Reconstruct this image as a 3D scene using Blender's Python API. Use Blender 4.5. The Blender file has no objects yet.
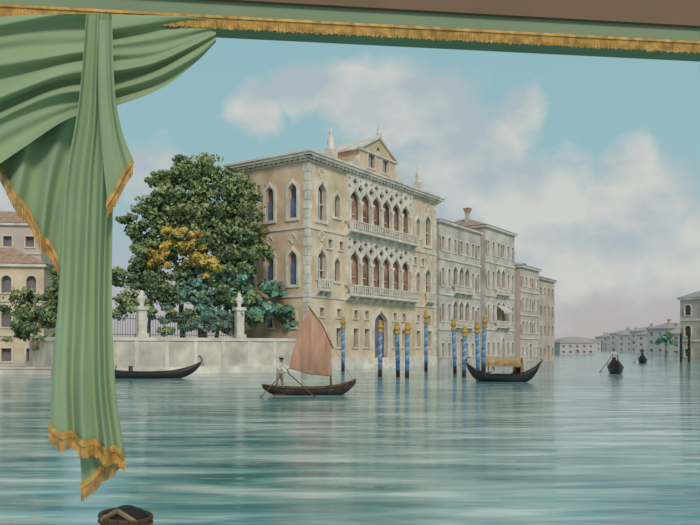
import bpy, math, random
import numpy as np
from mathutils import Vector, Matrix
random.seed(7); rng=np.random.default_rng(7)
scene=bpy.context.scene
scene.view_settings.view_transform='Standard'
EYE=2.4; F=735.0
# ---------------------------------------------------------------- materials
def lin(c):
    return tuple(((v/255)/12.92 if v/255<=0.04045 else ((v/255+0.055)/1.055)**2.4) for v in c)+(1,)
def sc(c,k): return tuple(min(255,v*k) for v in c)
def mat(name,c,rough=0.8,var=0.12,scale=1.5,stretch=(1,1,1),spec=0.2,bump=0.0,c2=None):
    m=bpy.data.materials.new(name); m.use_nodes=True; nt=m.node_tree; b=nt.nodes['Principled BSDF']
    b.inputs['Roughness'].default_value=rough; b.inputs['Specular IOR Level'].default_value=spec
    tc=nt.nodes.new('ShaderNodeTexCoord'); mp=nt.nodes.new('ShaderNodeMapping'); mp.inputs['Scale'].default_value=stretch
    n=nt.nodes.new('ShaderNodeTexNoise'); n.inputs['Scale'].default_value=scale; n.inputs['Detail'].default_value=5
    r=nt.nodes.new('ShaderNodeValToRGB')
    r.color_ramp.elements[0].position=0.3; r.color_ramp.elements[1].position=0.7
    r.color_ramp.elements[0].color=lin(sc(c,1-var)); r.color_ramp.elements[1].color=lin(c2 if c2 else sc(c,1+var*0.6))
    nt.links.new(tc.outputs['Object'],mp.inputs['Vector']); nt.links.new(mp.outputs[0],n.inputs['Vector'])
    nt.links.new(n.outputs['Fac'],r.inputs[0]); nt.links.new(r.outputs[0],b.inputs['Base Color'])
    if bump:
        bp=nt.nodes.new('ShaderNodeBump'); bp.inputs['Strength'].default_value=bump; bp.inputs['Distance'].default_value=0.05
        nt.links.new(n.outputs['Fac'],bp.inputs['Height']); nt.links.new(bp.outputs[0],b.inputs['Normal'])
    return m
M_cream=mat('plaster_cream',(234,204,170),scale=0.55,var=0.12,c2=(242,218,190))
M_peach=mat('plaster_peach',(234,196,160),scale=0.55,var=0.13,c2=(240,210,180))
M_stone=mat('istrian_stone',(230,218,204),scale=0.8,var=0.12)
M_white=mat('stone_white_facade',(212,200,190),scale=0.5,var=0.15)
M_pale=mat('plaster_pale',(208,186,170),scale=0.4,var=0.12)
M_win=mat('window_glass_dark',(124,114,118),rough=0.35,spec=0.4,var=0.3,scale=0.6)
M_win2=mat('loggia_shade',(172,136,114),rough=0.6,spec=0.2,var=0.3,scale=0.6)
M_shut=mat('shutter_blue',(104,120,150),var=0.15)
M_roof=mat('terracotta_tiles',(190,152,132),var=0.2,scale=2)
M_roofd=mat('eaves_brown',(166,142,126),var=0.2)
M_brick=mat('brick_wash',(196,156,134),var=0.15,scale=0.8)
M_black=mat('lacquer_black',(50,48,50),rough=0.4,spec=0.3)
M_wood=mat('boat_wood',(118,90,68),var=0.25,scale=4)
M_dwood=mat('dark_boat_wood',(70,60,56),var=0.25,scale=4)
M_sail=mat('sail_rust',(204,154,130),var=0.14,scale=1.2,stretch=(3,1,0.5))
M_skin=mat('skin',(170,120,92),var=0.05)
M_shirt=mat('shirt_white',(224,214,202),var=0.08)
M_trous=mat('trousers',(160,148,132),var=0.1)
M_darkc=mat('dark_clothes',(72,66,68),var=0.1)
M_blue=mat('pole_blue',(112,144,186),var=0.15)
M_pwhite=mat('pole_white',(160,178,200),var=0.1)
M_gold=mat('pole_gold',(200,158,88),var=0.15)
M_tan=mat('canopy_tan',(190,154,114),var=0.2,scale=3)
M_iron=mat('iron',(96,102,98),rough=0.5)
M_earth=mat('garden_earth',(96,100,72),var=0.3)
M_wallst=mat('garden_wall_stucco',(220,204,190),var=0.14,scale=0.7)
M_cur=mat('curtain_sateen',(160,178,140),rough=0.8,var=0.05,scale=3,spec=0.08)
M_fr=mat('gold_fringe',(216,168,96),var=0.22,scale=30)
M_band=mat('frieze_green',(146,160,130),var=0.05,scale=2)
M_brown=mat('cornice_brown',(138,108,88),var=0.06,scale=2)
M_slate=mat('upper_wall_slate',(96,116,130),var=0.05)
M_haze=mat('far_plaster_haze',(202,190,188),var=0.05,scale=0.1)  # distant plaster and roofs paled: air haze painted into their colour
M_haze2=mat('mid_plaster_haze',(212,192,180),var=0.08,scale=0.2)
M_hazer=mat('far_roof_haze',(190,174,170),var=0.07,scale=0.1)
M_hazew=mat('far_windows_haze',(164,158,164),var=0.1,scale=0.2)  # window tone lightened the same way, haze in the colour
M_awn=mat('awning_cloth',(226,204,194),var=0.1)
def leafmat(n,c): return mat(n,c,rough=0.8,var=0.28,scale=0.9,spec=0.1)
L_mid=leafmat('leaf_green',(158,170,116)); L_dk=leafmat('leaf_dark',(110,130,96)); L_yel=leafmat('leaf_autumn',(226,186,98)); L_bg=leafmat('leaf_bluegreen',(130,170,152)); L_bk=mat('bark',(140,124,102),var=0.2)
# ---------------------------------------------------------------- mesh builder
class MB:
    def __init__(s): s.v=[];s.f=[];s.m=[];s.mats=[];s.M=Matrix.Identity(4);s.smooth=[]
    def mi(s,m):
        if m not in s.mats: s.mats.append(m)
        return s.mats.index(m)
    def add(s,vs,fs,m,smooth=False,M=None):
        M=M or s.M; o=len(s.v); s.v+= [tuple(M@Vector(p)) for p in vs]
        k=s.mi(m)
        for f in fs: s.f.append(tuple(i+o for i in f)); s.m.append(k); s.smooth.append(smooth)
    def box(s,x0,x1,y0,y1,z0,z1,m,M=None):
        vs=[(x,y,z) for x in(x0,x1) for y in(y0,y1) for z in(z0,z1)]
        s.add(vs,[(0,1,3,2),(4,6,7,5),(0,4,5,1),(2,3,7,6),(0,2,6,4),(1,5,7,3)],m,M=M)
    def tube(s,p0,p1,r0,r1,m,n=8,M=None):
        p0=Vector(p0);p1=Vector(p1);d=(p1-p0).normalized(); a=d.orthogonal().normalized(); b=d.cross(a)
        vs=[];fs=[]
        for p,r in((p0,r0),(p1,r1)):
            for i in range(n):
                t=2*math.pi*i/n; vs.append(p+a*(r*math.cos(t))+b*(r*math.sin(t)))
        for i in range(n): fs.append((i,(i+1)%n,n+(i+1)%n,n+i))
        fs.append(tuple(range(n))[::-1]); fs.append(tuple(range(n,2*n)))
        s.add(vs,fs,m,smooth=(n>6),M=M)
    def path(s,pts,r,m,n=6,M=None):
        for i in range(len(pts)-1): s.tube(pts[i],pts[i+1],r if not isinstance(r,list) else r[i],r if not isinstance(r,list) else r[i+1],m,n,M)
    def lathe(s,c,prof,m,n=10,M=None):
        vs=[];fs=[]
        for r,z in prof:
            for i in range(n):
                t=2*math.pi*i/n; vs.append((c[0]+r*math.cos(t),c[1]+r*math.sin(t),c[2]+z))
        for j in range(len(prof)-1):
            for i in range(n): fs.append((j*n+i,j*n+(i+1)%n,(j+1)*n+(i+1)%n,(j+1)*n+i))
        fs.append(tuple(range(n))[::-1]); k=(len(prof)-1)*n; fs.append(tuple(range(k,k+n)))
        s.add(vs,fs,m,smooth=True,M=M)
    def ball(s,c,r,m,n=8,zs=1.0,M=None):
        s.lathe(c,[(max(1e-3,r*math.sin(math.pi*i/6)),-r*zs*math.cos(math.pi*i/6)) for i in range(7)],m,n,M)
    def plate(s,polys,depth,m,off=0.0,M=None):
        """filled outline with holes (first poly is outer), coordinates (u,z); thickness depth centred at off (outward = local +n)"""
        cu=bpy.data.curves.new('t','CURVE'); cu.dimensions='2D'; cu.fill_mode='BOTH'; cu.extrude=depth/2
        for p in polys:
            sp=cu.splines.new('POLY'); sp.points.add(len(p)-1)
            for q,pt in zip(p,sp.points): pt.co=(q[0],q[1],0,1)
            sp.use_cyclic_u=True
        ob=bpy.data.objects.new('t',cu); scene.collection.objects.link(ob)
        dg=bpy.context.evaluated_depsgraph_get(); me=bpy.data.meshes.new_from_object(ob.evaluated_get(dg))
        s.add([(v.co.x,-(v.co.z+off),v.co.y) for v in me.vertices],[tuple(p.vertices) for p in me.polygons],m,M=M)
        bpy.data.objects.remove(ob); bpy.data.curves.remove(cu); bpy.data.meshes.remove(me)
    def obj(s,name,parent=None):
        me=bpy.data.meshes.new(name); me.from_pydata(s.v,[],s.f)
        for m in s.mats: me.materials.append(m)
        me.polygons.foreach_set('material_index',s.m); me.polygons.foreach_set('use_smooth',s.smooth); me.update()
        o=bpy.data.objects.new(name,me); scene.collection.objects.link(o)
        if parent: o.parent=parent
        return o
def empty(name,loc=(0,0,0)):
    e=bpy.data.objects.new(name,None); scene.collection.objects.link(e); e.location=loc; return e
def frame(origin,ang):
    return Matrix.Translation(Vector(origin))@Matrix.Rotation(ang,4,'Z')
def rect(u0,u1,z0,z1): return [(u0,z0),(u1,z0),(u1,z1),(u0,z1)]
def ogee(c,z0,w,h,tip=1.6):
    a=w/2; zs=z0+h-tip*a; R=[(c+a,z0)]
    for i in range(9):
        t=i/8; P=[(1,0),(1,0.8),(0.12,0.8),(0,tip)]
        b=[(1-t)**3,3*t*(1-t)**2,3*t*t*(1-t),t**3]
        R.append((c+a*sum(b[k]*P[k][0] for k in range(4)), zs+a*sum(b[k]*P[k][1] for k in range(4))))
    L=[(2*c-x,z) for x,z in R[:-1]][::-1]
    return R+L
def rarch(c,z0,w,h):
    a=w/2; zs=z0+h-a
    return [(c+a,z0)]+[(c+a*math.cos(math.pi*i/10),zs+a*math.sin(math.pi*i/10)) for i in range(11)]+[(c-a,z0)]
def quatre(c,z,r):
    out=[]
    for k in range(4):
        a0=math.pi/2*k; cx=c+r*.5*math.cos(a0); cz=z+r*.5*math.sin(a0)
        for i in range(7):
            t=a0-math.pi*.58+math.pi*1.16*i/6; out.append((cx+r*.42*math.cos(t),cz+r*.42*math.sin(t)))
    return out
def grow(p,t):
    xs=[q[0] for q in p]; zs=[q[1] for q in p]; cx=(min(xs)+max(xs))/2; cz=(min(zs)+max(zs))/2
    kx=1+2*t/(max(xs)-min(xs)); kz=1+2*t/(max(zs)-min(zs))
    return [(cx+(x-cx)*kx,cz+(z-cz)*kz) for x,z in p]
def balustrade(b,u0,u1,z,n,m,h=0.95,M=None):
    b.box(u0,u1,-n,0,z-0.25,z,m,M)
    b.box(u0,u1,-n,-n+0.18,z+h-0.14,z+h,m,M); b.box(u0,u0+0.18,-n,0,z+h-0.14,z+h,m,M); b.box(u1-0.18,u1,-n,0,z+h-0.14,z+h,m,M)
    k=max(2,int((u1-u0)/0.38))
    for i in range(k+1):
        u=u0+0.09+(u1-u0-0.18)*i/k
        b.lathe((u,-n+0.09,z),[(0.07,0),(0.1,0.25),(0.05,0.45),(0.09,0.7),(0.07,h-0.14)],m,6,M)
    for u in (u0+0.09,u1-0.09):
        b.box(u-0.12,u+0.12,-n,-n+0.24,z,z+h+0.08,m,M)
    k=max(2,int((u1-u0)/1.6))
    for i in range(k+1):
        u=u0+0.15+(u1-u0-0.3)*i/k
        b.add([(u-.12,0,z-.25),(u+.12,0,z-.25),(u-.12,-n*.85,z-.25),(u+.12,-n*.85,z-.25),(u-.12,0,z-.9),(u+.12,0,z-.9)],[(0,1,3,2),(2,3,5,4),(0,2,4),(1,5,3),(0,4,5,1)],m,M=M)
def hiproof(b,u0,u1,y0,y1,z,h,m,M=None,ov=0.5):
    u0-=ov;u1+=ov;y0-=ov;y1+=ov; d=min(u1-u0,y1-y0)/2
    if (u1-u0)>(y1-y0): r=[(u0+d,(y0+y1)/2,z+h),(u1-d,(y0+y1)/2,z+h)]
    else: r=[((u0+u1)/2,y0+d,z+h),((u0+u1)/2,y1-d,z+h)]
    vs=[(u0,y0,z),(u1,y0,z),(u1,y1,z),(u0,y1,z)]+r
    if (u1-u0)>(y1-y0): fs=[(0,1,5,4),(1,2,5),(2,3,4,5),(3,0,4),(0,3,2,1)]
    else: fs=[(0,1,4),(1,2,5,4),(2,3,5),(3,0,4,5),(0,3,2,1)]
    b.add(vs,fs,m,M=M)
def window(b,holes,poly,M,shutter=None,frame_t=0.18,fm=None,off=0.3):
    holes.append(poly)
    b.plate([grow(poly,frame_t),poly],0.2,fm or M_stone,0.06,M=M)
# ---------------------------------------------------------------- PALAZZO
a_front=math.atan2(0.8268,0.5625)
C0=Vector((-4.17,73,0)); PW=27.3; PD=9.8; PH=21.3
MF=frame(C0,a_front)                       # x along canal facade, -y outward
MS=frame(C0+Vector((-0.827*PD,0.5626*PD,0)),a_front-math.pi/2)
b=MB(); holes=[]
window(b,holes,ogee(13.6,0.6,2.9,6.0,1.2),MF,frame_t=0.5)
for u in (2.2,5.2,8.4,10.6,16.7,18.8,22.4,25.3):
    window(b,holes,rect(u-0.5,u+0.5,2.4,4.4),MF)
    window(b,holes,rect(u-0.38,u+0.38,5.5,6.4),MF,frame_t=0.12)
for u in (2.2,24.9):
    for z,h in((8.6,3.9),(15.3,4.0)):
        window(b,holes,ogee(u,z,1.4,h),MF,frame_t=0.34)
        b.box(u-.04,u+.04,.2,.3,z,z+h-1.0,M_stone,M=MF); b.box(u-.7,u+.7,.2,.3,z+1.6,z+1.7,M_stone,M=MF)
for u in (4.9,22.3):
    for z in (9.3,16.0): window(b,holes,ogee(u,z,1.0,2.6),MF,frame_t=0.25)
for u in (3.6,5.6,21.6,23.6): window(b,holes,rect(u-0.35,u+0.35,12.6,13.5),MF,frame_t=0.12)
# polifora loggias : pointed arches with quatrefoil roundels over them
for z0,h in((8.3,5.9),(15.1,5.7)):
    holes.append(rect(6.9,20.3,z0,z0+h))
    tr=[rect(6.5,20.7,z0-0.1,z0+h+0.3)]
    for i in range(6):
        u=8.1+2.2*i; tr.append(ogee(u,z0+0.05,1.86,h-1.25,1.45))
        tr.append(quatre(u,z0+h-0.5,0.42))
    for i in range(7): tr.append(quatre(7.0+2.2*i,z0+h-1.15,0.52 if 0<i<6 else .28))
    for i in range(7): tr.append(quatre(7.0+2.2*i,z0+h-0.3,0.2))
    b.plate(tr,0.3,M_stone,0.08,M=MF)
    b.box(6.5,20.7,-0.3,0,z0+h+0.25,z0+h+0.45,M_stone,M=MF)
    for i in range(7):
        u=7.0+2.2*i; b.lathe((u,-0.32,z0),[(0.24,0),(0.16,0.15),(0.15,h-3.0),(0.28,h-2.75),(0.28,h-2.6)],M_stone,8,M=MF)
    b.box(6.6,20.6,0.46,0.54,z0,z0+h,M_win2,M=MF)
    for i in range(6):
        u=8.1+2.2*i
        b.box(u-.05,u+.05,.3,.4,z0,z0+h-2.2,M_stone,M=MF); b.box(u-.8,u+.8,.3,.4,z0+1.7,z0+1.78,M_stone,M=MF)
        if i in(1,3,4): b.box(u-0.75,u+0.0,0.41,0.45,z0,z0+2.9,M_shut,M=MF)
facade=[rect(0,PW,-0.5,PH)]+holes
b.plate(facade,0.45,M_cream,-0.225,M=MF)
for u in (2.2,24.9):
    for z in (13.7,20.1): b.plate([grow(quatre(u,z,0.45),.15),quatre(u,z,0.45)],0.12,M_stone,0.05,M=MF)
holes=[]
for s_ in (1.9,4.9,7.6):
    u=PD-s_
    window(b,holes,ogee(u,8.7,1.1,3.6),MS,frame_t=0.3)
    window(b,holes,ogee(u,15.4,1.1,3.7),MS,frame_t=0.3)
    window(b,holes,rect(u-0.4,u+0.4,4.4,5.8),MS)
    b.box(u-0.5,u+0.5,0.25,0.35,8.8,10.8,M_shut,M=MS); b.box(u-0.5,u+0.5,0.25,0.35,15.5,17.4,M_shut,M=MS)
    b.plate([grow(quatre(u,13.3,0.4),.12),quatre(u,13.3,0.4)],0.12,M_stone,0.05,M=MS)
b.plate([rect(0,PD-0.0,-0.5,PH)]+holes,0.45,M_peach,-0.225,M=MS)
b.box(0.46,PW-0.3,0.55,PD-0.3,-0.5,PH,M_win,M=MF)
b.box(PW-0.3,PW,0.46,PD,-0.5,PH,M_peach,M=MF); b.box(0.46,PW,PD-0.3,PD,-0.5,PH,M_peach,M=MF)
balustrade(b,6.3,20.9,8.1,1.0,M_stone,M=MF); balustrade(b,6.3,20.9,14.95,1.0,M_stone,M=MF)
for u in(2.2,24.9):
    balustrade(b,u-1.1,u+1.1,8.3,0.7,M_stone,M=MF)
for M_,W_ in((MF,PW),(MS,PD)):
    for z,h,o in((7.4,0.25,0.12),(14.25,0.25,0.12),(-0.5,1.7,0.12),(20.9,0.2,0.2),(21.1,0.25,0.45),(21.35,0.25,0.75)):
        b.box(-o,W_+o,-o,0.02,z,z+h,M_stone,M=M_)
    for e in (0,W_):
        for i in range(21):
            w=0.4 if i%2 else 0.6
            b.box(e-0.04 if e==0 else e-w,e+w if e==0 else e+0.04,-0.05,0.02,1.3+i*0.93,1.3+i*0.93+0.85,M_stone,M=M_)
    k=int(W_/0.7)
    for i in range(k): b.box(i*0.7+0.2,i*0.7+0.45,-0.55,0,21.1,21.35,M_stone,M=M_)
b.box(-0.9,PW+0.9,-0.9,PD+0.9,21.6,21.8,M_stone,M=MF)
hiproof(b,0,PW,0,PD,21.8,1.9,M_roof,M=MF,ov=0.85)
b.plate([[(9.6,21.85),(17.2,21.85),(17.2,24.3),(13.4,26.2),(9.6,24.3)],rect(11.2,12.6,22.6,24.1),rect(14.2,15.6,22.6,24.1),quatre(13.4,25.0,0.35)],0.3,M_cream,-0.3,M=MF)
b.box(9.9,16.9,0.5,5.5,21.85,24.2,M_shut,M=MF); b.box(9.6,9.9,0.4,5.8,21.85,24.3,M_peach,M=MF); b.box(16.9,17.2,0.4,5.8,21.85,24.3,M_peach,M=MF)
for x0,x1 in((9.2,13.4),(17.6,13.4)):
    b.add([(x0,-0.1,24.15),(x0,6,24.15),(x1,6,26.25),(x1,-0.1,26.25),(x0,-0.1,24.4),(x0,6,24.4),(x1,6,26.5),(x1,-0.1,26.5)],[(0,1,2,3),(4,7,6,5),(0,3,7,4),(1,5,6,2),(0,4,5,1),(2,6,7,3)],M_stone,M=MF)
b.box(9.2,17.6,-0.05,0.3,24.15,24.35,M_stone,M=MF)
for u in(11.9,14.9):
    b.box(u-.05,u+.05,0.3,0.4,22.6,24.1,M_stone,M=MF)
    b.plate([rect(u-.9,u+.9,22.4,24.2),rect(u-.7,u+.7,22.6,24.1)],.1,M_stone,-.1,M=MF)
for sgn in (0,1):
    x0,x1=(6.0,9.6) if sgn==0 else (20.8,17.2)
    b.plate([[(x0,21.8),(x1,21.8),(x1,23.6),(x1*.7+x0*.3,22.7),(x1*.35+x0*.65,22.3),(x0,22.15)]],.3,M_stone,-.3,M=MF)
for u,y in((3.9,0.0),(22.6,0.0),(13.4,0.1)):
    z=21.8 if u!=13.4 else 26.3; k=1.0 if u!=13.4 else 0.5
    b.box(u-0.5*k,u+0.5*k,y-0.5*k,y+0.5*k,z,z+1.0*k,M_stone,M=MF)
    b.lathe((u,y,z+1.0*k),[(0.55*k,0),(0.55*k,0.12*k),(0.3*k,0.25*k),(0.42*k,0.9*k),(0.3*k,1.3*k),(0.12*k,1.5*k),(0.2*k,1.75*k),(0.05*k,2.3*k)],M_stone,8,M=MF)
b.box(11.3,15.9,-1.4,-0.1,-0.5,0.25,M_stone,M=MF); b.box(11.8,15.4,-0.8,-0.1,0.25,0.5,M_stone,M=MF)
b.obj('venetian_palazzo')
# ---------------------------------------------------------------- generic canal houses
def house(name,origin,ang,W,D,H,floors,cols,wall,roofm,rh=2.0,arch=True,loggia=False,chim=True,awning=False,trim=True,wm=None):
    M=frame(origin,ang); b=MB(); holes=[]; fh=H/floors; pitch=W/cols; wm=wm or M_win
    for f in range(floors):
        for c in range(cols):
            u=(c+0.5)*pitch; z=f*fh+fh*0.24; wd=min(1.1,pitch*0.4); h=fh*0.5
            lg=loggia and 0<f<floors-1 and abs(c-(cols-1)/2)<cols*0.22
            if lg: wd=pitch*0.72; h=fh*0.66
            if f==0 and c==cols//2: poly=rarch(u,0.3,wd*1.4,fh*0.7)
            elif arch and f>0 and f<floors-(0 if floors<4 else 1): poly=ogee(u,z,wd,h) if lg else rarch(u,z,wd,h)
            else: poly=rect(u-wd/2,u+wd/2,z,z+h*0.75)
            holes.append(poly)
            if trim: b.plate([grow(poly,0.16),poly],0.16,M_stone,0.04,M=M)
            if trim and (not lg) and f>0 and (c*7+f*3)%3==0: b.box(u-wd/2-0.45,u-wd/2-0.05,-0.1,0,z,z+h*0.75,M_roofd,M=M)
        if trim and f>0:
            b.box(-0.08,W+0.08,-0.14,0,f*fh-0.1,f*fh+0.12,M_stone,M=M)
            if loggia and f<floors-1: balustrade(b,W*0.28,W*0.72,f*fh+0.55,0.7,M_stone,0.8,M=M)
    b.plate([rect(0,W,-0.5,H)]+holes,0.4,wall,-0.2,M=M)
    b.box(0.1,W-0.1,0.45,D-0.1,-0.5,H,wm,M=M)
    b.box(0,0.1,0.4,D,-0.5,H,wall,M=M); b.box(W-0.1,W,0.4,D,-0.5,H,wall,M=M); b.box(0,W,D-0.1,D,-0.5,H,wall,M=M)
    ws=M_stone if trim else wall
    for f in range(floors):
        for k in range(max(1,int(D/4))):
            y=2+k*3.6
            if y+0.5<D:
                z=f*fh+fh*0.3
                b.box(-0.02,0.05,y-0.45,y+0.45,z,z+fh*0.42,wm,M=M); b.box(-0.06,0.0,y-0.6,y-0.45,z-0.1,z+fh*0.46,ws,M=M); b.box(-0.06,0.0,y+0.45,y+0.6,z-0.1,z+fh*0.46,ws,M=M); b.box(-0.1,0.0,y-0.65,y+0.65,z-0.2,z-0.05,ws,M=M)
    b.box(-0.3,W+0.3,-0.35,D+0.3,H,H+0.35,ws,M=M)
    hiproof(b,0,W,0,D,H+0.35,rh,roofm,M=M,ov=0.45)
    if chim:
        for k in range(max(1,int(W/9))):
            u=W*(0.2+0.6*random.random()); y=D*0.4
            b.box(u-0.3,u+0.3,y-0.3,y+0.3,H+0.4,H+rh+0.8,wall,M=M)
            b.add([(u-.3,y-.3,H+rh+.8),(u+.3,y-.3,H+rh+.8),(u+.3,y+.3,H+rh+.8),(u-.3,y+.3,H+rh+.8),(u-.55,y-.55,H+rh+1.5),(u+.55,y-.55,H+rh+1.5),(u+.55,y+.55,H+rh+1.5),(u-.55,y+.55,H+rh+1.5)],[(0,1,5,4),(1,2,6,5),(2,3,7,6),(3,0,4,7),(4,5,6,7)],roofm,M=M)
    if awning:
        u0,u1=W*0.34,W*0.66; z=fh*1.75
        b.add([(u0,-0.1,z),(u1,-0.1,z),(u1,-1.3,z-1.0),(u0,-1.3,z-1.0),(u0,-1.3,z-1.35),(u1,-1.3,z-1.35)],[(0,1,2,3),(3,2,5,4)],M_awn,M=M)
        b.box(u0,u1,-1.34,-1.3,z-1.4,z-1.25,M_brick,M=M)
    return b.obj(name)
D1=Vector((0.5625,0.8268,0)); N1=Vector((0.8268,-0.5625,0))
def along(s,out=0): p=C0+D1*s+N1*out; return (p.x,p.y,0)
house('canal_palace',along(28.2),a_front,13.0,11,18.8,4,7,M_white,M_roof,1.2,loggia=True)
house('canal_palace',along(42.2,0.3),a_front,11.4,11,20.0,4,6,M_white,M_roof,2.2,loggia=True,awning=True)
house('townhouse',along(54.8,0.8),a_front,8.6,9,15.2,4,5,M_haze2,M_hazer,1.6)
house('townhouse',along(64.4,0.4),a_front,8,9,14.0,4,4,M_pale,M_hazer,1.6,trim=False)
house('townhouse',(-48,77,0),math.radians(8),15.2,9,11.0,3,6,M_cream,M_roof,2.2)
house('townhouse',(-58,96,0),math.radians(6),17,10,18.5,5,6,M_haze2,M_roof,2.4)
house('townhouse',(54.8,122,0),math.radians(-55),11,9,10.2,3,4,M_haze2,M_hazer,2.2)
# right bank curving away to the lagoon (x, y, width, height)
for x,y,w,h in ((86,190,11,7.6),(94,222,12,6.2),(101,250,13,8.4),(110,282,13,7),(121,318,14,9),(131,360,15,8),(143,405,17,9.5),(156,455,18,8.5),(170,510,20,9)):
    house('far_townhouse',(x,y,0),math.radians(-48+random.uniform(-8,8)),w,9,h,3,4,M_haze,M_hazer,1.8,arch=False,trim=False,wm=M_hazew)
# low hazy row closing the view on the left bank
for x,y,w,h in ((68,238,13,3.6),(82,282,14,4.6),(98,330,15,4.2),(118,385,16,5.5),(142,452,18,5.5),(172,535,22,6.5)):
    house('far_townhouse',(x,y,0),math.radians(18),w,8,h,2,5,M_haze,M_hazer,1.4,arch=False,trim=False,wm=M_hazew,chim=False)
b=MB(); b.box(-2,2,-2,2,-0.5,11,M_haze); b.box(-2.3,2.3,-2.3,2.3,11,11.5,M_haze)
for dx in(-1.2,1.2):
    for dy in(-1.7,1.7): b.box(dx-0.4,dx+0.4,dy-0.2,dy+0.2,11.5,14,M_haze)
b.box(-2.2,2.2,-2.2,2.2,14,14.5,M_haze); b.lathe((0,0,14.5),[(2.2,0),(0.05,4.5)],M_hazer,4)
o=b.obj('bell_tower'); o.location=(212,560,0)
# ---------------------------------------------------------------- garden
A=Vector((-23.2,60.8,0)); Bp=Vector((-5.0,72.95,0)); gdir=(Bp-A); GL=gdir.length; MG=frame(A,math.atan2(gdir.y,gdir.x))
b=MB(); b.box(0,GL,0,0.6,-0.5,2.95,M_wallst,M=MG); b.box(-0.1,GL,-0.12,0.72,2.95,3.25,M_stone,M=MG); b.box(-0.1,GL,-0.15,0.0,-0.5,0.6,M_stone,M=MG)
for i in range(9): b.box(i*2.7,i*2.7+0.35,-0.08,0,0.6,2.95,M_stone,M=MG)
b.box(-0.6,0,0,14,-0.5,2.95,M_wallst,M=MG); b.box(-0.7,0.1,0,14,2.95,3.25,M_stone,M=MG)
b.obj('garden_wall')
for s_,h in((6.15,2.7),(15.5,2.9)):
    b=MB(); u=s_
    b.box(u-0.5,u+0.5,-0.15,0.85,3.25,3.6,M_stone,M=MG); b.box(u-0.36,u+0.36,0,0.7,3.6,3.25+h-0.3,M_stone,M=MG); b.box(u-0.5,u+0.5,-0.15,0.85,3.25+h-0.3,3.25+h,M_stone,M=MG)
    b.lathe((u,0.35,3.25+h),[(0.3,0),(0.14,0.15),(0.36,0.6),(0.4,0.85),(0.2,1.0),(0.24,1.1),(0.04,1.45)],M_stone,10,M=MG)
    b.obj('gate_pillar')
b=MB()
for u0,u1 in((0.2,5.6),(6.7,15.0)):
    b.box(u0,u1,0.28,0.34,3.45,3.51,M_iron,M=MG); b.box(u0,u1,0.28,0.34,4.85,4.91,M_iron,M=MG)
    n=int((u1-u0)/0.22)
    for i in range(n+1):
        u=u0+(u1-u0)*i/n; b.tube((u,0.31,3.25),(u,0.31,5.1),0.025,0.025,M_iron,5,M=MG); b.tube((u,0.31,5.1),(u,0.31,5.3),0.05,0.005,M_iron,5,M=MG)
b.obj('iron_railing')
b=MB(); poly=[(-23.3,61.7),(-6.0,73.3),(-12.9,78.2),(-19,84),(-31,75)]
n=len(poly); b.add([(x,y,-0.5) for x,y in poly]+[(x,y,2.8) for x,y in poly],[tuple(range(n))[::-1],tuple(range(n,2*n))]+[(i,(i+1)%n,n+(i+1)%n,n+i) for i in range(n)],M_earth)
b.obj('garden_ground')
def at(px,py,Y): return ((px-350)/F*Y, Y, EYE+(347-py)/F*Y)
def foliage(name,blobs,trunk,size=0.42,dens=1.0,loose=1.0):
    mats=[L_mid,L_dk,L_yel,L_bg]
    V=[];MI=[];NN=[]
    for (px,py,Y,rp,w) in blobs:
        c=np.array(at(px,py,Y)); r=rp/F*Y
        k=max(9,int(r*r*3.4)); per=int(85*dens)
        d=rng.normal(size=(k,3)); d/=np.linalg.norm(d,axis=1)[:,None]
        cc=c+d*(r*rng.uniform(0.15,1.05*loose,(k,1)))*np.array([1.05,0.75,0.92]); cw=rng.choice(4,size=k,p=w); cr=r*rng.uniform(.16,.38,(k,))
        n=k*per
        idx=rng.integers(0,k,n)
        dd=rng.normal(size=(n,3)); dd/=np.linalg.norm(dd,axis=1)[:,None]
        P=cc[idx]+dd*(cr[idx][:,None]*rng.uniform(0.5,1.3,(n,1)))*np.array([1.2,1,.75])
        m=cw[idx]; fl=rng.random(n)<0.14; m=np.where(fl,rng.choice([0,1],size=n),m)
        m=np.where((dd[:,2]<-.5)&(m==0),1,m)  # dark leaves under each clump: shade painted in by leaf colour
        m=np.where((dd[:,2]>.45)&(m==1)&(rng.random(n)<.6),0,m)  # lighter leaves on clump tops paint in light from above
        V.append(P);MI.append(m);NN.append(dd)
    P=np.concatenate(V);MI=np.concatenate(MI);NN=np.concatenate(NN)
    keep=P[:,2]>3.0; P=P[keep];MI=MI[keep];NN=NN[keep]; n=len(P)
    nn=NN+rng.normal(size=(n,3))*.5; nn/=np.linalg.norm(nn,axis=1)[:,None]
    t=rng.normal(size=(n,3)); a=np.cross(nn,t); a/=np.linalg.norm(a,axis=1)[:,None]; bb=np.cross(nn,a)
    s=size*rng.uniform(0.5,1.15,(n,1))
    vs=np.stack([P-a*s*0.6,P+bb*s*0.36,P+a*s*0.6,P-bb*s*0.36],1).reshape(-1,3)
    fs=np.arange(4*n).reshape(-1,4)
    b=MB()
    for pts,r in trunk: b.path(pts,r,L_bk,8)
    nv=len(b.v)
    mats2=[L_bk]+mats; me=bpy.data.meshes.new(name)
    me.from_pydata(b.v+[tuple(v) for v in vs],[],b.f+[tuple(int(i)+nv for i in f) for f in fs])
    for m in mats2: me.materials.append(m)
    me.polygons.foreach_set('material_index',[0]*len(b.f)+[int(i)+1 for i in MI]); me.update()
    o=bpy.data.objects.new(name,me); scene.collection.objects.link(o); return o
G=[.76,.2,.04,0];DKw=[.38,.62,0,0];Yw=[.25,.05,.7,0];BG=[.12,.13,0,.75]
Y=73
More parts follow.
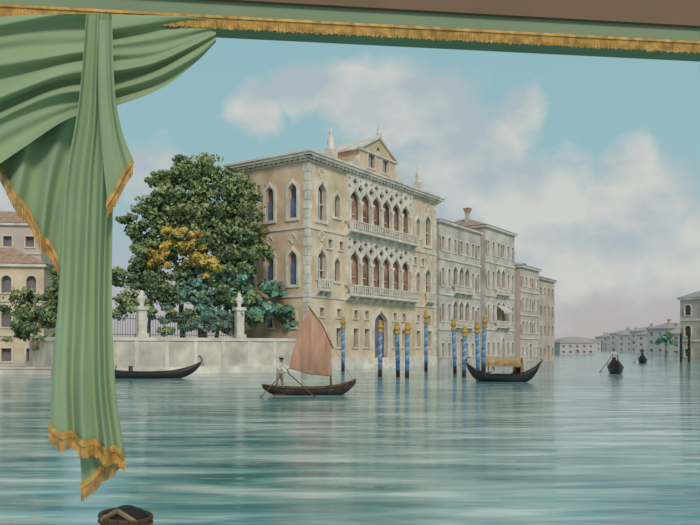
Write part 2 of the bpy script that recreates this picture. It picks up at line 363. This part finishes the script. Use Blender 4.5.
foliage('garden_tree',[(184,162,Y,16,G),(184,176,Y,20,G),(208,178,Y,28,G),(172,195,Y,26,G),(226,203,Y,32,G),(192,215,Y,34,G),(150,214,Y,23,DKw),(250,224,Y,20,G),(132,230,Y,18,DKw),(220,238,Y,34,DKw),(254,248,Y+0.5,17,G),(178,235,Y+1,33,DKw),(235,262,Y,24,DKw),(262,232,Y,9,G),(158,178,Y,12,G),(122,220,Y,8,G),(240,186,Y,12,G),(150,242,Y+1,20,DKw)],
  [([(-14.6,73,2.5),(-14.8,73,6),(-14.4,73,10),(-14.6,73,15),(-15,73,19)],[.5,.42,.33,.22,.1]),([(-14.5,73,8),(-12,73.2,12),(-10.5,73.2,15)],[.28,.2,.1]),([(-14.7,73,7),(-17.5,73,11),(-19,73,14)],[.28,.2,.1])])
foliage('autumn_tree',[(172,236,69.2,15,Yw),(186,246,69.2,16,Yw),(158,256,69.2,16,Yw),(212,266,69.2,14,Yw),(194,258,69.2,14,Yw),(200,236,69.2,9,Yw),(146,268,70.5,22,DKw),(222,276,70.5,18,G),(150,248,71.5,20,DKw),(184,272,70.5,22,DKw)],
  [([(-16,70.6,2.5),(-16.2,70.5,6),(-16,70.5,11)],[.3,.24,.12])])
foliage('laurel_bush',[(130,281,69.5,22,DKw),(122,308,68,18,DKw),(160,294,69,24,DKw),(142,314,67.5,12,DKw),(172,318,68.5,16,BG)],[([(-19,69,2.6),(-18.6,69,8)],[.2,.08])])
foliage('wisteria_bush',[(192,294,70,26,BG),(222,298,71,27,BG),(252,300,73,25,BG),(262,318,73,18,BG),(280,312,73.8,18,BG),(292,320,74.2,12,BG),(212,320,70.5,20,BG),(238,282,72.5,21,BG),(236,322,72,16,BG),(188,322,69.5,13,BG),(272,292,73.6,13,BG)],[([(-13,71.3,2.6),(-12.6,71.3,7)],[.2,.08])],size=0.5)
foliage('riverside_tree',[(28,305,70,22,DKw),(48,315,68,24,DKw),(58,288,68,22,DKw),(22,330,68,20,DKw),(45,342,66,14,DKw),(10,345,68,12,DKw)],[([at(35,350,68),at(35,300,69)],[.3,.1])])
b=MB(); b.box(-34,-25.6,64,74,-0.5,0.5,M_wallst); b.box(-34.1,-25.5,63.9,64.3,.5,.62,M_stone); b.obj('stone_quay')
foliage('far_tree',[(668,338,150,7,[.3,.1,0,.6]),(663,344,148,7,[.3,.1,0,.6]),(675,343,150,7,[.3,.1,0,.6])],[([(64.5,150,0),(64.5,150,4)],[.3,.1])],size=0.8,dens=0.35)
# ---------------------------------------------------------------- mooring poles
def pole(name,x,y,h,lean=0.0,r=0.17,plain=False):
    b=MB(); k=7
    for i in range(k):
        z0=-0.6+(h*0.78+0.6)*i/k; z1=-0.6+(h*0.78+0.6)*(i+1)/k
        b.tube((0,0,z0),(0,0,z1),r,r,(M_dwood if i<2 or plain else M_blue),10)
    if not plain:
        z=h*.25; n=60
        vs=[];fs=[]
        for i in range(n+1):
            t=i/n; a=t*2*math.pi*3; zz=z+(h*.74-z-.25)*t; vs+=[((r+.012)*math.cos(a),(r+.012)*math.sin(a),zz),((r+.012)*math.cos(a),(r+.012)*math.sin(a),zz+.24)]
        for i in range(n): fs.append((2*i,2*i+2,2*i+3,2*i+1))
        b.add(vs,fs,M_pwhite,smooth=True)
        b.lathe((0,0,h*0.78),[(r,0),(r*1.4,0.05),(r*1.4,0.2),(r*1.1,0.25),(r*1.1,h*0.08),(r*1.5,h*0.085),(r*1.5,h*0.12),(r*.9,h*0.14),(r*1.2,h*0.18),(r*.5,h*0.22)],M_gold,10)
    else: b.lathe((0,0,h*0.78),[(r,0),(r*.9,h*.2),(r*.4,h*.22)],M_dwood,10)
    o=b.obj(name); o.location=(x,y,0); o.rotation_euler=(0,lean,0); return o
for px,base,h,ln in((343,372,5.0,0),(380,377,5.1,.01),(398,377,4.9,-.02),(407,378,5.0,.01),(426,372,5.6,0),(455,374,5.0,-.03),(464,377,4.6,.02),(478,376,4.9,-.02),(483,373,5.2,.04)):
    Yd=EYE*F/(base-347); pole('mooring_pole',(px-350)/F*Yd,Yd,h*Yd/66,ln)
for px,base,h in((681,362,4.6),(689,362,5.0)):
    Yd=EYE*F/(base-347); pole('wooden_pile',(px-350)/F*Yd,Yd,h,0,0.2,True)
# ---------------------------------------------------------------- boats
def hull(b,L,W,H,rb,rs,mo,mi_,M,draft=0.12,pw=3.0):
    N=28
    vs=[]
    for i in range(N+1):
        t=-1+2*i/N; a=abs(t); rise=(rb if t>0 else rs)
        w=W/2*max(0.03,(1-a**2.4))**0.85; s=H+rise*a**pw; k=-draft+(rise+H)*0.92*a**(pw+2.2)
        k=min(k,s-0.08)
        x=t*L/2; iw=w*0.86
        vs+=[(x,-w,s),(x,-w*.85,k+.45*(s-k)),(x,-w*.5,k),(x,w*.5,k),(x,w*.85,k+.45*(s-k)),(x,w,s),(x,iw,s+.01),(x,iw*.7,k+.25*(s-k)+.04),(x,-iw*.7,k+.25*(s-k)+.04),(x,-iw,s+.01)]
    fo=[];fi=[]
    for i in range(N):
        for j in range(10):
            q=(i*10+j,i*10+(j+1)%10,(i+1)*10+(j+1)%10,(i+1)*10+j)
            (fo if j<5 or j in(5,9) else fi).append(q)
    fo.append(tuple(range(10))[::-1]); fo.append(tuple(range(N*10,N*10+10)))
    b.add(vs,fo,mo,smooth=True,M=M); b.add(vs,fi,mi_,smooth=True,M=M)
def gunwale(b,L,W,H,rb,rs,m,M,r=0.03,pw=3.0):
    for sg in(-1,1):
        pts=[]
        for i in range(25):
            t=-1+2*i/24;a=abs(t); w=W/2*max(0.03,(1-a**2.4))**0.85; pts.append((t*L/2,sg*w,H+(rb if t>0 else rs)*a**pw))
        b.path(pts,r,m,5,M)
def gondola(name,x,y,ang,L=8.5,canopy=False,seats=True):
    b=MB(); M=frame((x,y,0),ang); W=1.35
    hull(b,L,W,0.5,0.75,0.85,M_black,M_wood,M); gunwale(b,L,W,0.5,0.75,0.85,M_black,M)
    X=L/2
    b.path([(X-0.15,0,0.9),(X+0.05,0,1.3),(X+0.02,0,1.6),(X-0.12,0,1.72),(X-0.22,0,1.6)],[.06,.05,.06,.05,.02],M_iron,6,M)
    for k in range(5): b.box(X,X+0.2,-0.02,0.02,1.0+k*0.11,1.05+k*0.11,M_iron,M=M)
    b.path([(-X+0.1,0,1.1),(-X-0.15,0,1.45),(-X-0.05,0,1.6)],[.06,.04,.02],M_black,6,M)
    for s_ in(-1,1):
        b.add([(s_*L*.27,-.48,.53),(s_*L*.27,.48,.53),(s_*L*.42,.2,.85),(s_*L*.42,-.2,.85)],[(0,1,2,3)],M_black,M=M)
    b.path([(-L*.22,-.55,.5),(-L*.22,-.62,.8),(-L*.21,-.55,.95)],.04,M_wood,6,M)
    if seats:
        b.box(-.9,-.5,-.4,.4,.15,.5,M_wood,M=M); b.box(-1.0,-.9,-.42,.42,.2,.95,M_black,M=M)
    if canopy:
        n=10; P=[(0.62*math.cos(math.pi*i/n),1.25+0.42*math.sin(math.pi*i/n)) for i in range(n+1)]
        vs=[(xx,yy,zz) for xx in(-1.3,1.1) for yy,zz in P]
        b.add(vs,[(i,i+1,n+2+i,n+1+i) for i in range(n)],M_tan,smooth=True,M=M)
        for xx in(-1.3,1.1):
            for yy in(-.6,.6): b.tube((xx,yy,.45),(xx,yy,1.27),.035,.035,M_wood,6,M)
        for yy in(-.63,.63):
            for k in range(12): b.box(-1.3+k*.2,-1.3+k*.2+.17,yy-.015,yy+.015,1.05,1.3,M_tan,M=M)
        b.box(-1.3,-.6,-.64,-.6,.5,1.25,M_tan,M=M); b.box(-1.3,-1.26,-.6,.6,.5,1.3,M_tan,M=M)
    return b.obj(name)
# person : continuous skinned body
def person(name,loc,ang,pose,shirt,trous,hat=None,scale=1.0):
    J=dict(pelvis=(0,0,.93),waist=(0,0,1.08),chest=(0.01,0,1.32),neck=(0.02,0,1.47),chin=(0.03,0,1.54),head=(0.04,0,1.62),crown=(0.03,0,1.70),
     hipL=(0,.1,.88),kneeL=(.03,.12,.49),ankL=(0,.12,.09),toeL=(.15,.14,.03),hipR=(0,-.1,.88),kneeR=(.03,-.12,.49),ankR=(0,-.12,.09),toeR=(.15,-.14,.03),
     shL=(0,.18,1.41),elL=(.02,.24,1.13),haL=(.1,.24,.88),shR=(0,-.18,1.41),elR=(.02,-.24,1.13),haR=(.1,-.24,.88))
    J.update(pose)
    Rr=dict(pelvis=.13,waist=.12,chest=.145,neck=.055,chin=.07,head=.1,crown=.065,hip=.09,knee=.062,ank=.042,toe=.035,sh=.065,el=.045,ha=.033)
    E=[('pelvis','waist'),('waist','chest'),('chest','neck'),('neck','chin'),('chin','head'),('head','crown')]
    for s_ in'LR': E+=[('pelvis','hip'+s_),('hip'+s_,'knee'+s_),('knee'+s_,'ank'+s_),('ank'+s_,'toe'+s_),('chest','sh'+s_),('sh'+s_,'el'+s_),('el'+s_,'ha'+s_)]
    names=list(J); V=[Vector(J[k]) for k in names]; R=[]
    for k in names: R.append(Rr.get(k, Rr.get(k[:-1],.05)))
    ED=[(names.index(a),names.index(c)) for a,c in E]
    for s_ in'LR':
        h=Vector(J['ha'+s_]); el=Vector(J['el'+s_]); d=(h-el).normalized(); side=d.cross(Vector((0,0,1)))
        side=side.normalized() if side.length>.1 else Vector((1,0,0)); pn=d.cross(side)
        hi=names.index('ha'+s_)
        for k,(o_,ln) in enumerate(((-.03,.075),(-.01,.09),(.01,.085),(.03,.065),(.045,.03))):
            a_=len(V); V.append(h+d*(.05 if k<4 else .0)+side*o_); R.append(.011); ED.append((hi,a_))
            V.append(V[a_]+d*ln*.6+side*(.02 if k==4 else 0)); R.append(.009); ED.append((a_,a_+1))
            V.append(V[a_+1]+d*ln*.25+pn*ln*.4); R.append(.008); ED.append((a_+1,a_+2))
    me=bpy.data.meshes.new('sk'); me.from_pydata([tuple(v) for v in V],ED,[]); ob=bpy.data.objects.new('sk',me); scene.collection.objects.link(ob)
    sk=ob.modifiers.new('s','SKIN')
    for i,r in enumerate(R): me.skin_vertices[0].data[i].radius=(r,r)
    for v in me.skin_vertices[0].data: v.use_root=False
    me.skin_vertices[0].data[0].use_root=True
    su=ob.modifiers.new('u','SUBSURF'); su.levels=2
    dg=bpy.context.evaluated_depsgraph_get(); dg.update(); m2=bpy.data.meshes.new_from_object(ob.evaluated_get(dg)); bpy.data.objects.remove(ob)
    b=MB(); Mx=frame(loc,ang)@Matrix.Scale(scale,4); vs=[v.co.copy() for v in m2.vertices]
    hands=[Vector(J['haL']),Vector(J['haR'])]; neck=Vector(J['neck']).z; pz=Vector(J['pelvis']).z
    g={0:[],1:[],2:[]}
    for p in m2.polygons:
        c=sum((vs[i] for i in p.vertices),Vector())/len(p.vertices)
        legd=min((c-Vector(J[k])).length for k in('kneeL','kneeR','ankL','ankR'))
        if c.z>neck+.0 and abs(c.y-J['neck'][1])<.16 and (Vector(J['head'])-c).length<.25: k=0
        elif min((c-h).length for h in hands)<.13 and min((c-h).length for h in hands)<legd: k=0
        elif c.z<pz+.02 and min((c-Vector(J[k2])).length for k2 in('elL','elR'))>.12: k=2
        else: k=1
        g[k].append(tuple(p.vertices))
    for k,m in((0,M_skin),(1,shirt),(2,trous)):
        if g[k]: b.add(vs,g[k],m,smooth=True,M=Mx)
    hd=Vector(J['head'])
    b.lathe((hd.x+.1,hd.y,hd.z-.03),[(.018,-.02),(.02,0),(.006,.045)],M_skin,6,M=Mx)
    for yy in(-.035,.035): b.ball((hd.x+.093,hd.y+yy,hd.z+.015),.012,M_black,6,M=Mx)
    for yy in(-.1,.1): b.ball((hd.x,hd.y+yy,hd.z-.01),.025,M_skin,6,M=Mx)
    b.box(hd.x+.085,hd.x+.098,hd.y-.025,hd.y+.025,hd.z-.068,hd.z-.058,M_brick,M=Mx)
    b.ball((hd.x-.02,hd.y,hd.z+.035),.105,M_darkc,10,M=Mx)
    if hat: b.lathe((hd.x,hd.y,hd.z+.06),[(.2,0),(.2,.015),(.11,.02),(.105,.1),(.03,.115)],hat,14,M=Mx)
    return b.obj(name)
# sailing boat
b=MB(); MBt=frame((-2.05,37.0,0),math.radians(3))
hull(b,4.7,1.25,0.36,0.42,0.16,M_dwood,M_wood,MBt,pw=2.6); gunwale(b,4.7,1.25,0.36,0.42,0.16,M_wood,MBt,.035,2.6)
for xx in(-1.0,.2,1.1): b.box(xx-.12,xx+.12,-.52,.52,.26,.31,M_wood,M=MBt)
b.box(-1.75,-.5,-.36,.36,.0,.06,M_wood,M=MBt)
b.tube((1.1,0,.0),(1.05,0,2.75),.05,.035,M_wood,8,MBt)
Apk=Vector((0.0,0.05,4.35));Bc=Vector((-1.02,-.3,1.35));Cc=Vector((1.1,-.05,.95));Dd=Vector((1.12,-.05,2.35))
nu=nv=16; vs=[];fs=[]
for i in range(nu+1):
    for j in range(nv+1):
        u=i/nu;v=j/nv
        lo=Bc.lerp(Cc,u); hi=Apk.lerp(Dd,u)
        p=lo.lerp(hi,v); bel=math.sin(math.pi*u)*math.sin(math.pi*v)
        p=p+Vector((0.0,-.45*bel,0)); p.x+=-.12*math.sin(math.pi*v)*(1-u)+.1*math.sin(math.pi*u)*v; p.z+=.12*math.sin(math.pi*u)*v-.1*math.sin(math.pi*u)*(1-v)
        vs.append(tuple(p))
for i in range(nu):
    for j in range(nv): fs.append((i*(nv+1)+j,(i+1)*(nv+1)+j,(i+1)*(nv+1)+j+1,i*(nv+1)+j+1))
b.add(vs,fs,M_sail,smooth=True,M=MBt)
b.path([tuple(Apk+Vector((-.05,0,.12))),tuple(Apk.lerp(Dd,.5)+Vector((.1,0,.14))),tuple(Dd+Vector((.08,0,-.05)))],.035,M_wood,6,MBt)
b.path([tuple(Bc),tuple(Bc.lerp(Cc,.5)+Vector((0,0,-.1))),tuple(Cc)],.02,M_wood,5,MBt)
b.path([(1.05,0,2.7),(2.2,0,.72)],.012,M_wood,4,MBt); b.path([tuple(Bc),(-1.5,-.4,.5)],.012,M_wood,4,MBt)
b.tube((-1.24,-.36,1.14),(-2.35,-1.5,-.02),.03,.025,M_wood,6,MBt); b.tube((-2.2,-1.35,.12),(-2.45,-1.6,-.12),.02,.08,M_wood,6,MBt)
b.tube((-1.08,-.1,1.12),(.35,-2.1,-.05),.03,.025,M_wood,6,MBt); b.tube((.2,-1.9,.08),(.45,-2.2,-.12),.02,.08,M_wood,6,MBt)
b.obj('sailboat')
person('boatman',tuple(MBt@Vector((-1.5,0,.09))),math.radians(-30),
  dict(kneeL=(.1,.13,.5),ankL=(.08,.16,.09),toeL=(.22,.17,.03),kneeR=(-.04,-.13,.5),ankR=(-.2,-.14,.09),toeR=(-.06,-.15,.03),
       chest=(.05,0,1.32),neck=(.08,0,1.46),chin=(.11,0,1.53),head=(.13,0,1.61),crown=(.12,0,1.69),shL=(.05,.18,1.4),shR=(.05,-.18,1.4),elL=(.22,.24,1.16),haL=(.42,.12,1.06),elR=(.14,-.27,1.14),haR=(.36,-.24,1.06)),
  M_shirt,M_trous,M_tan,scale=1.06)
gondola('gondola',-15.9,56.5,math.radians(2),8.8)
gondola('gondola',10.6,51,math.radians(160),5.0,canopy=True)
sit=dict(pelvis=(0,0,.55),waist=(0,0,.7),chest=(0,0,.95),neck=(0,0,1.1),chin=(.01,0,1.17),head=(.02,0,1.25),crown=(.01,0,1.33),hipL=(.05,.1,.52),kneeL=(.4,.12,.5),ankL=(.42,.12,.12),toeL=(.55,.13,.06),hipR=(.05,-.1,.52),kneeR=(.4,-.12,.5),ankR=(.42,-.12,.12),toeR=(.55,-.13,.06),
  shL=(0,.18,1.05),elL=(.05,.23,.78),haL=(.25,.15,.65),shR=(0,-.18,1.05),elR=(.05,-.23,.78),haR=(.25,-.15,.65))
person('passenger',(9.95,51.0,-.02),math.radians(160),sit,M_shirt,M_darkc,M_tan)
person('passenger',(11.5,50.75,-.02),math.radians(160),sit,M_darkc,M_darkc)
row=dict(kneeL=(.1,.13,.5),ankL=(.14,.14,.09),toeL=(.28,.15,.03),kneeR=(-.02,-.13,.5),ankR=(-.16,-.14,.09),toeR=(-.02,-.15,.03),elL=(.2,.22,1.22),haL=(.4,.06,1.2),elR=(.2,-.24,1.22),haR=(.4,-.16,1.25))
for x,y,a in((24.2,67,math.radians(-106)),(43.8,110,math.radians(-111))):
    gondola('gondola',x,y,a,5.5)
    M=frame((x,y,0),a); p=M@Vector((-1.8,0,.5)); person('gondolier',tuple(p),a,row,M_darkc if x>30 else M_shirt,M_darkc,M_tan)
    b=MB(); b.tube((-1.4,-.1,1.75),(-2.2,-1.3,-.1),.03,.03,M_wood,6,M); b.tube((-2.05,-1.1,.25),(-2.25,-1.4,-.2),.03,.08,M_wood,6,M); b.obj('oar')
b=MB(); b.lathe((-1.83,6.0,-.6),[(.17,0),(.17,1.45),(.16,1.5),(.185,1.52),(.185,1.6),(.14,1.66),(.05,1.7)],M_dwood,16)
for k in range(6):
    pts=[(-1.83+.2*math.cos(t),6.0+.2*math.sin(t),.82+k*.04+.02*math.sin(t+k)) for t in [2*math.pi*i/16 for i in range(17)]]
    b.path(pts,.02,M_wood if k%3 else M_tan,6)
b.path([(-1.98,5.85,1.02),(-1.85,5.84,1.1),(-1.7,5.85,1.0)],.02,M_tan,6)
b.obj('mooring_post')
# ---------------------------------------------------------------- water
me=bpy.data.meshes.new('canal_water'); me.from_pydata([(-700,-20,0),(700,-20,0),(700,1500,0),(-700,1500,0)],[],[(0,1,2,3)])
wo=bpy.data.objects.new('canal_water',me); scene.collection.objects.link(wo)
m=bpy.data.materials.new('canal_water'); m.use_nodes=True; nt=m.node_tree; bs=nt.nodes['Principled BSDF']; me.materials.append(m)
tc=nt.nodes.new('ShaderNodeTexCoord')
def noise(sx,sy,scale,detail=4,rough=.5,dist=0):
    mp=nt.nodes.new('ShaderNodeMapping'); mp.inputs['Scale'].default_value=(sx,sy,1); n=nt.nodes.new('ShaderNodeTexNoise'); n.inputs['Scale'].default_value=scale; n.inputs['Detail'].default_value=detail; n.inputs['Roughness'].default_value=rough; n.inputs['Distortion'].default_value=dist
    nt.links.new(tc.outputs['Object'],mp.inputs['Vector']); nt.links.new(mp.outputs[0],n.inputs['Vector']); return n
na=noise(0.1,0.3,1.0,2); nb=noise(0.28,1.3,1.0,3,.5,.4)
mx=nt.nodes.new('ShaderNodeMix'); mx.inputs[0].default_value=.65; nt.links.new(na.outputs['Fac'],mx.inputs[2]); nt.links.new(nb.outputs['Fac'],mx.inputs[3])
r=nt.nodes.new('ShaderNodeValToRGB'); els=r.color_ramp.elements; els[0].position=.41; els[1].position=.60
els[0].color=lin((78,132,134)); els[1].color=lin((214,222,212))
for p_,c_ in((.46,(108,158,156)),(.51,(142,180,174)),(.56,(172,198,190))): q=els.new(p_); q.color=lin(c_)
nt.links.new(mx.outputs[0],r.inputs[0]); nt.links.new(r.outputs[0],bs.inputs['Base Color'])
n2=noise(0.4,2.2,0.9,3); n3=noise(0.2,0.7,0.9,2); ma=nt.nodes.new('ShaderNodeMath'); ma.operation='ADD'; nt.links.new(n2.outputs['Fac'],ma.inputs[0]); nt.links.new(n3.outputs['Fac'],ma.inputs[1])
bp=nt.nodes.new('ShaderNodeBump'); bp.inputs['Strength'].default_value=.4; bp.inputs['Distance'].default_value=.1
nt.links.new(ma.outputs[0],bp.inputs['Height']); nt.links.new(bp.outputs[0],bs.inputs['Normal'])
bs.inputs['Roughness'].default_value=.12; bs.inputs['IOR'].default_value=1.33
# ---------------------------------------------------------------- window frame, curtain
def dr(px,py,off=0.0):
    dx=(px-350)/F; Yy=(3.12-off)/(1-.121*dx); return Vector((dx*Yy,Yy,EYE+(347-py)/F*Yy))
ang=math.atan(.121); MW=frame((0,3.12,0),ang)
b=MB(); b.box(-2.3,2.6,.0,.12,3.95,4.5,M_slate,M=MW); b.box(-2.3,-1.95,0,.12,.0,3.95,M_band,M=MW); b.box(2.2,2.6,0,.12,.0,3.95,M_band,M=MW); b.box(-1.95,2.2,0,.12,.0,1.25,M_band,M=MW)
b.obj('wall_front')
b=MB(); b.box(-1.94,2.19,-.035,.12,3.83,3.949,M_brown,M=MW); b.obj('trim_1')
b=MB(); b.box(-1.94,2.19,-.015,.12,3.735,3.83,M_band,M=MW); b.obj('pelmet')
def fringe(b,pts,length,n,out=Vector((0,-.012,0)),dirv=Vector((0,0,-1)),band=.018):
    P=[Vector(p) for p in pts]; L=[0]
    for i in range(1,len(P)): L.append(L[-1]+(P[i]-P[i-1]).length)
    def ev(s):
        for i in range(1,len(P)):
            if s<=L[i] or i==len(P)-1:
                t=(s-L[i-1])/max(1e-6,L[i]-L[i-1]); return P[i-1].lerp(P[i],min(1,t))
    for i in range(n):
        s0=L[-1]*i/n; s1=L[-1]*(i+.93)/n; p0=ev(s0)+out; p1=ev(s1)+out; ln=length*random.uniform(.88,1.08); wob=(p1-p0)*random.uniform(-.2,.2)
        q0=p0+dirv*ln+wob; q1=p1+dirv*ln+wob; o2=Vector((0,-.003,0))
        b.add([p0,p1,q1,q0,(p0+p1)/2+o2,(q0+q1)/2+o2],[(0,4,5,3),(4,1,2,5),(0,3,2,1)],M_fr)
    m=60
    for i in range(m):
        p0=ev(L[-1]*i/m)+out*1.6; p1=ev(L[-1]*(i+1)/m)+out*1.6; u=-dirv*band
        b.add([p0-u*.3,p1-u*.3,p1+u,p0+u],[(0,1,2,3)],M_fr)
b=MB(); pts=[MW@Vector((-1.94,-.03,3.748)),MW@Vector((2.19,-.03,3.748))]; fringe(b,pts,.044,620,band=.008)
b.obj('gold_fringe_trim')
cur=empty('curtain',tuple(dr(90,300)))
def resample(poly,n):
    P=[Vector(p) for p in poly]
    out=[]
    Q=[P[0]*2-P[1]]+P+[P[-1]*2-P[-2]]
    k=len(P)-1
    for i in range(n):
        t=i/(n-1)*k; j=min(int(t),k-1); t-=j; p0,p1,p2,p3=Q[j:j+4]
        out.append(.5*((2*p1)+(-p0+p2)*t+(2*p0-5*p1+4*p2-p3)*t*t+(-p0+3*p1-3*p2+p3)*t**3))
    return out
def drape(name,left,right,folds,amp,off,phase=0,hem=None,sag=0,fl=.045,taper=(1,1),fr_n=60):
    nv=90; nu=110; Lp=resample([Vector((p[0],p[1],0)) for p in left],nv); Rp=resample([Vector((p[0],p[1],0)) for p in right],nv)
    vs=[];last=[]
    for j in range(nv):
        v=j/(nv-1); am=amp*(taper[0]*(1-v)+taper[1]*v)
        for i in range(nu):
            u=i/(nu-1); p=Lp[j].lerp(Rp[j],u)
            w=u+.05*math.sin(5*u+2.2*v+phase)+.02*math.sin(11*u-4*v+phase)
            c=.5-.5*math.cos(2*math.pi*(folds*w)+phase)
            d=am*c*(.65+.35*math.sin(9*w+phase+1.5*v))+am*.15*math.sin(2*math.pi*folds*1.7*w+2*v)
            q=Vector((p.x,p.y+sag*math.sin(math.pi*u),0))
            zig=hem*(c-.5) if hem and v>.8 else 0
            pt=dr(q.x,q.y+(zig*(v-.8)/.2 if zig else 0),off+d); vs.append(pt)
            if j==nv-1: last.append(pt.copy())
    fs=[(j*nu+i,j*nu+i+1,(j+1)*nu+i+1,(j+1)*nu+i) for j in range(nv-1) for i in range(nu-1)]
    b=MB(); b.add(vs,fs,M_cur,smooth=True)
    if hem is not None: fringe(b,last[::2]+[last[-1]],fl,fr_n,band=.02)
    o=b.obj(name); o.parent=cur; o.matrix_parent_inverse=Matrix.Translation(-cur.location)
    return o
drape('left_jabot',[(-60,30),(-60,60),(-60,75)],[(92,30),(84,110),(68,190),(60,262)],4,.06,.02,.4,hem=5,taper=(.5,1.1),fr_n=90,fl=.055)
drape('swag',[(216,20),(180,16),(140,15),(98,14)],[(216,42),(194,64),(158,90),(104,110)],4,.07,.03,.9,taper=(.2,1))
drape('swag_left',[(104,14),(60,14),(10,16),(-60,22)],[(104,108),(66,120),(20,150),(-60,205)],4,.07,.09,2.2,taper=(1,1))
drape('tail_underlayer',[(66,400),(78,440),(82,488)],[(112,400),(120,430),(124,452)],2,.03,.13,.2,hem=2,fr_n=40,fl=.055)
drape('tail',[(86,14),(82,70),(76,120),(64,190),(58,300),(52,372),(50,430)],[(112,14),(111,70),(113,120),(113,190),(112,300),(116,390),(126,456)],3,.07,.2,1.2,hem=6,taper=(.5,1.0),fr_n=70,fl=.05)
drape('front_jabot',[(98,20),(98,90),(102,150),(108,208)],[(112,20),(115,90),(122,130),(134,162)],1.5,.03,.28,.2,hem=2,fr_n=36,fl=.045,taper=(.6,.8))
# ---------------------------------------------------------------- sky
w=bpy.data.worlds.new('sky'); scene.world=w; w.use_nodes=True; nt=w.node_tree; bg=nt.nodes['Background']
N=nt.nodes; Lk=nt.links
tc=N.new('ShaderNodeTexCoord'); sep=N.new('ShaderNodeSeparateXYZ'); Lk.new(tc.outputs['Generated'],sep.inputs[0])
gr=N.new('ShaderNodeValToRGB'); Lk.new(sep.outputs['Z'],gr.inputs[0])
e=gr.color_ramp.elements; e[0].position=0.0; e[0].color=lin((182,174,172)); e[1].position=.42; e[1].color=lin((142,182,190))
for p,c in((.06,(180,179,182)),(.14,(164,184,192)),(.26,(150,186,194)),(.9,(132,160,170))):
    x=e.new(p); x.color=lin(c)
nz=N.new('ShaderNodeTexNoise'); nz.inputs['Scale'].default_value=9; nz.inputs['Detail'].default_value=7; nz.inputs['Roughness'].default_value=.6
mp=N.new('ShaderNodeMapping'); mp.inputs['Scale'].default_value=(1,1,1.4); Lk.new(tc.outputs['Generated'],mp.inputs[0]); Lk.new(mp.outputs[0],nz.inputs['Vector'])
prev=None
for px,py,r_ in ((395,115,75),(440,120,65),(490,150,68),(350,105,52),(300,92,38),(545,190,60),(520,112,36),(525,215,85),(635,175,44),(655,210,62),(600,240,85),(690,250,70),(440,180,80),(150,175,50),(5,190,50),(260,112,36),(560,270,70)):
    d=Vector(((px-350)/F,1,(347-py)/F)).normalized()
    vm=N.new('ShaderNodeVectorMath'); vm.operation='DISTANCE'; vm.inputs[1].default_value=d; Lk.new(tc.outputs['Generated'],vm.inputs[0])
    mr=N.new('ShaderNodeMapRange'); mr.inputs['From Min'].default_value=0; mr.inputs['From Max'].default_value=r_/F*1.25; mr.inputs['To Min'].default_value=.72; mr.inputs['To Max'].default_value=0; Lk.new(vm.outputs['Value'],mr.inputs['Value'])
    if prev is None: prev=mr.outputs[0]
    else:
        mx=N.new('ShaderNodeMath'); mx.operation='MAXIMUM'; Lk.new(prev,mx.inputs[0]); Lk.new(mr.outputs[0],mx.inputs[1]); prev=mx.outputs[0]
ad=N.new('ShaderNodeMath'); ad.operation='ADD'; Lk.new(prev,ad.inputs[0]); Lk.new(nz.outputs['Fac'],ad.inputs[1])
cr=N.new('ShaderNodeMapRange'); cr.inputs['From Min'].default_value=.72; cr.inputs['From Max'].default_value=.95; cr.inputs['To Max'].default_value=.88; Lk.new(ad.outputs[0],cr.inputs['Value'])
nz2=N.new('ShaderNodeTexNoise'); nz2.inputs['Scale'].default_value=10; nz2.inputs['Detail'].default_value=6; Lk.new(mp.outputs[0],nz2.inputs['Vector'])
c2=N.new('ShaderNodeValToRGB'); c2.color_ramp.elements[0].position=.38; c2.color_ramp.elements[0].color=lin((174,186,192)); c2.color_ramp.elements[1].position=.6; c2.color_ramp.elements[1].color=lin((208,208,202)); Lk.new(nz2.outputs['Fac'],c2.inputs[0])
mix=N.new('ShaderNodeMixRGB'); Lk.new(cr.outputs[0],mix.inputs[0]); Lk.new(gr.outputs[0],mix.inputs[1]); Lk.new(c2.outputs[0],mix.inputs[2]); Lk.new(mix.outputs[0],bg.inputs['Color'])
bg.inputs['Strength'].default_value=1.0
sd=bpy.data.lights.new('sun','SUN'); sd.energy=1.6; sd.angle=math.radians(14); sd.color=(1,.91,.8)
so=bpy.data.objects.new('sun',sd); scene.collection.objects.link(so); so.rotation_euler=Vector((.25,-.77,.6)).to_track_quat('Z','Y').to_euler()
cd=bpy.data.cameras.new('camera'); cam=bpy.data.objects.new('camera',cd); scene.collection.objects.link(cam)
cd.sensor_width=36; cd.lens=F/700*36; cd.shift_y=(347-262.5)/700; cd.clip_end=3000; cd.clip_start=.05
cam.location=(0,0,EYE); cam.rotation_euler=(math.radians(90),0,0); scene.camera=cam
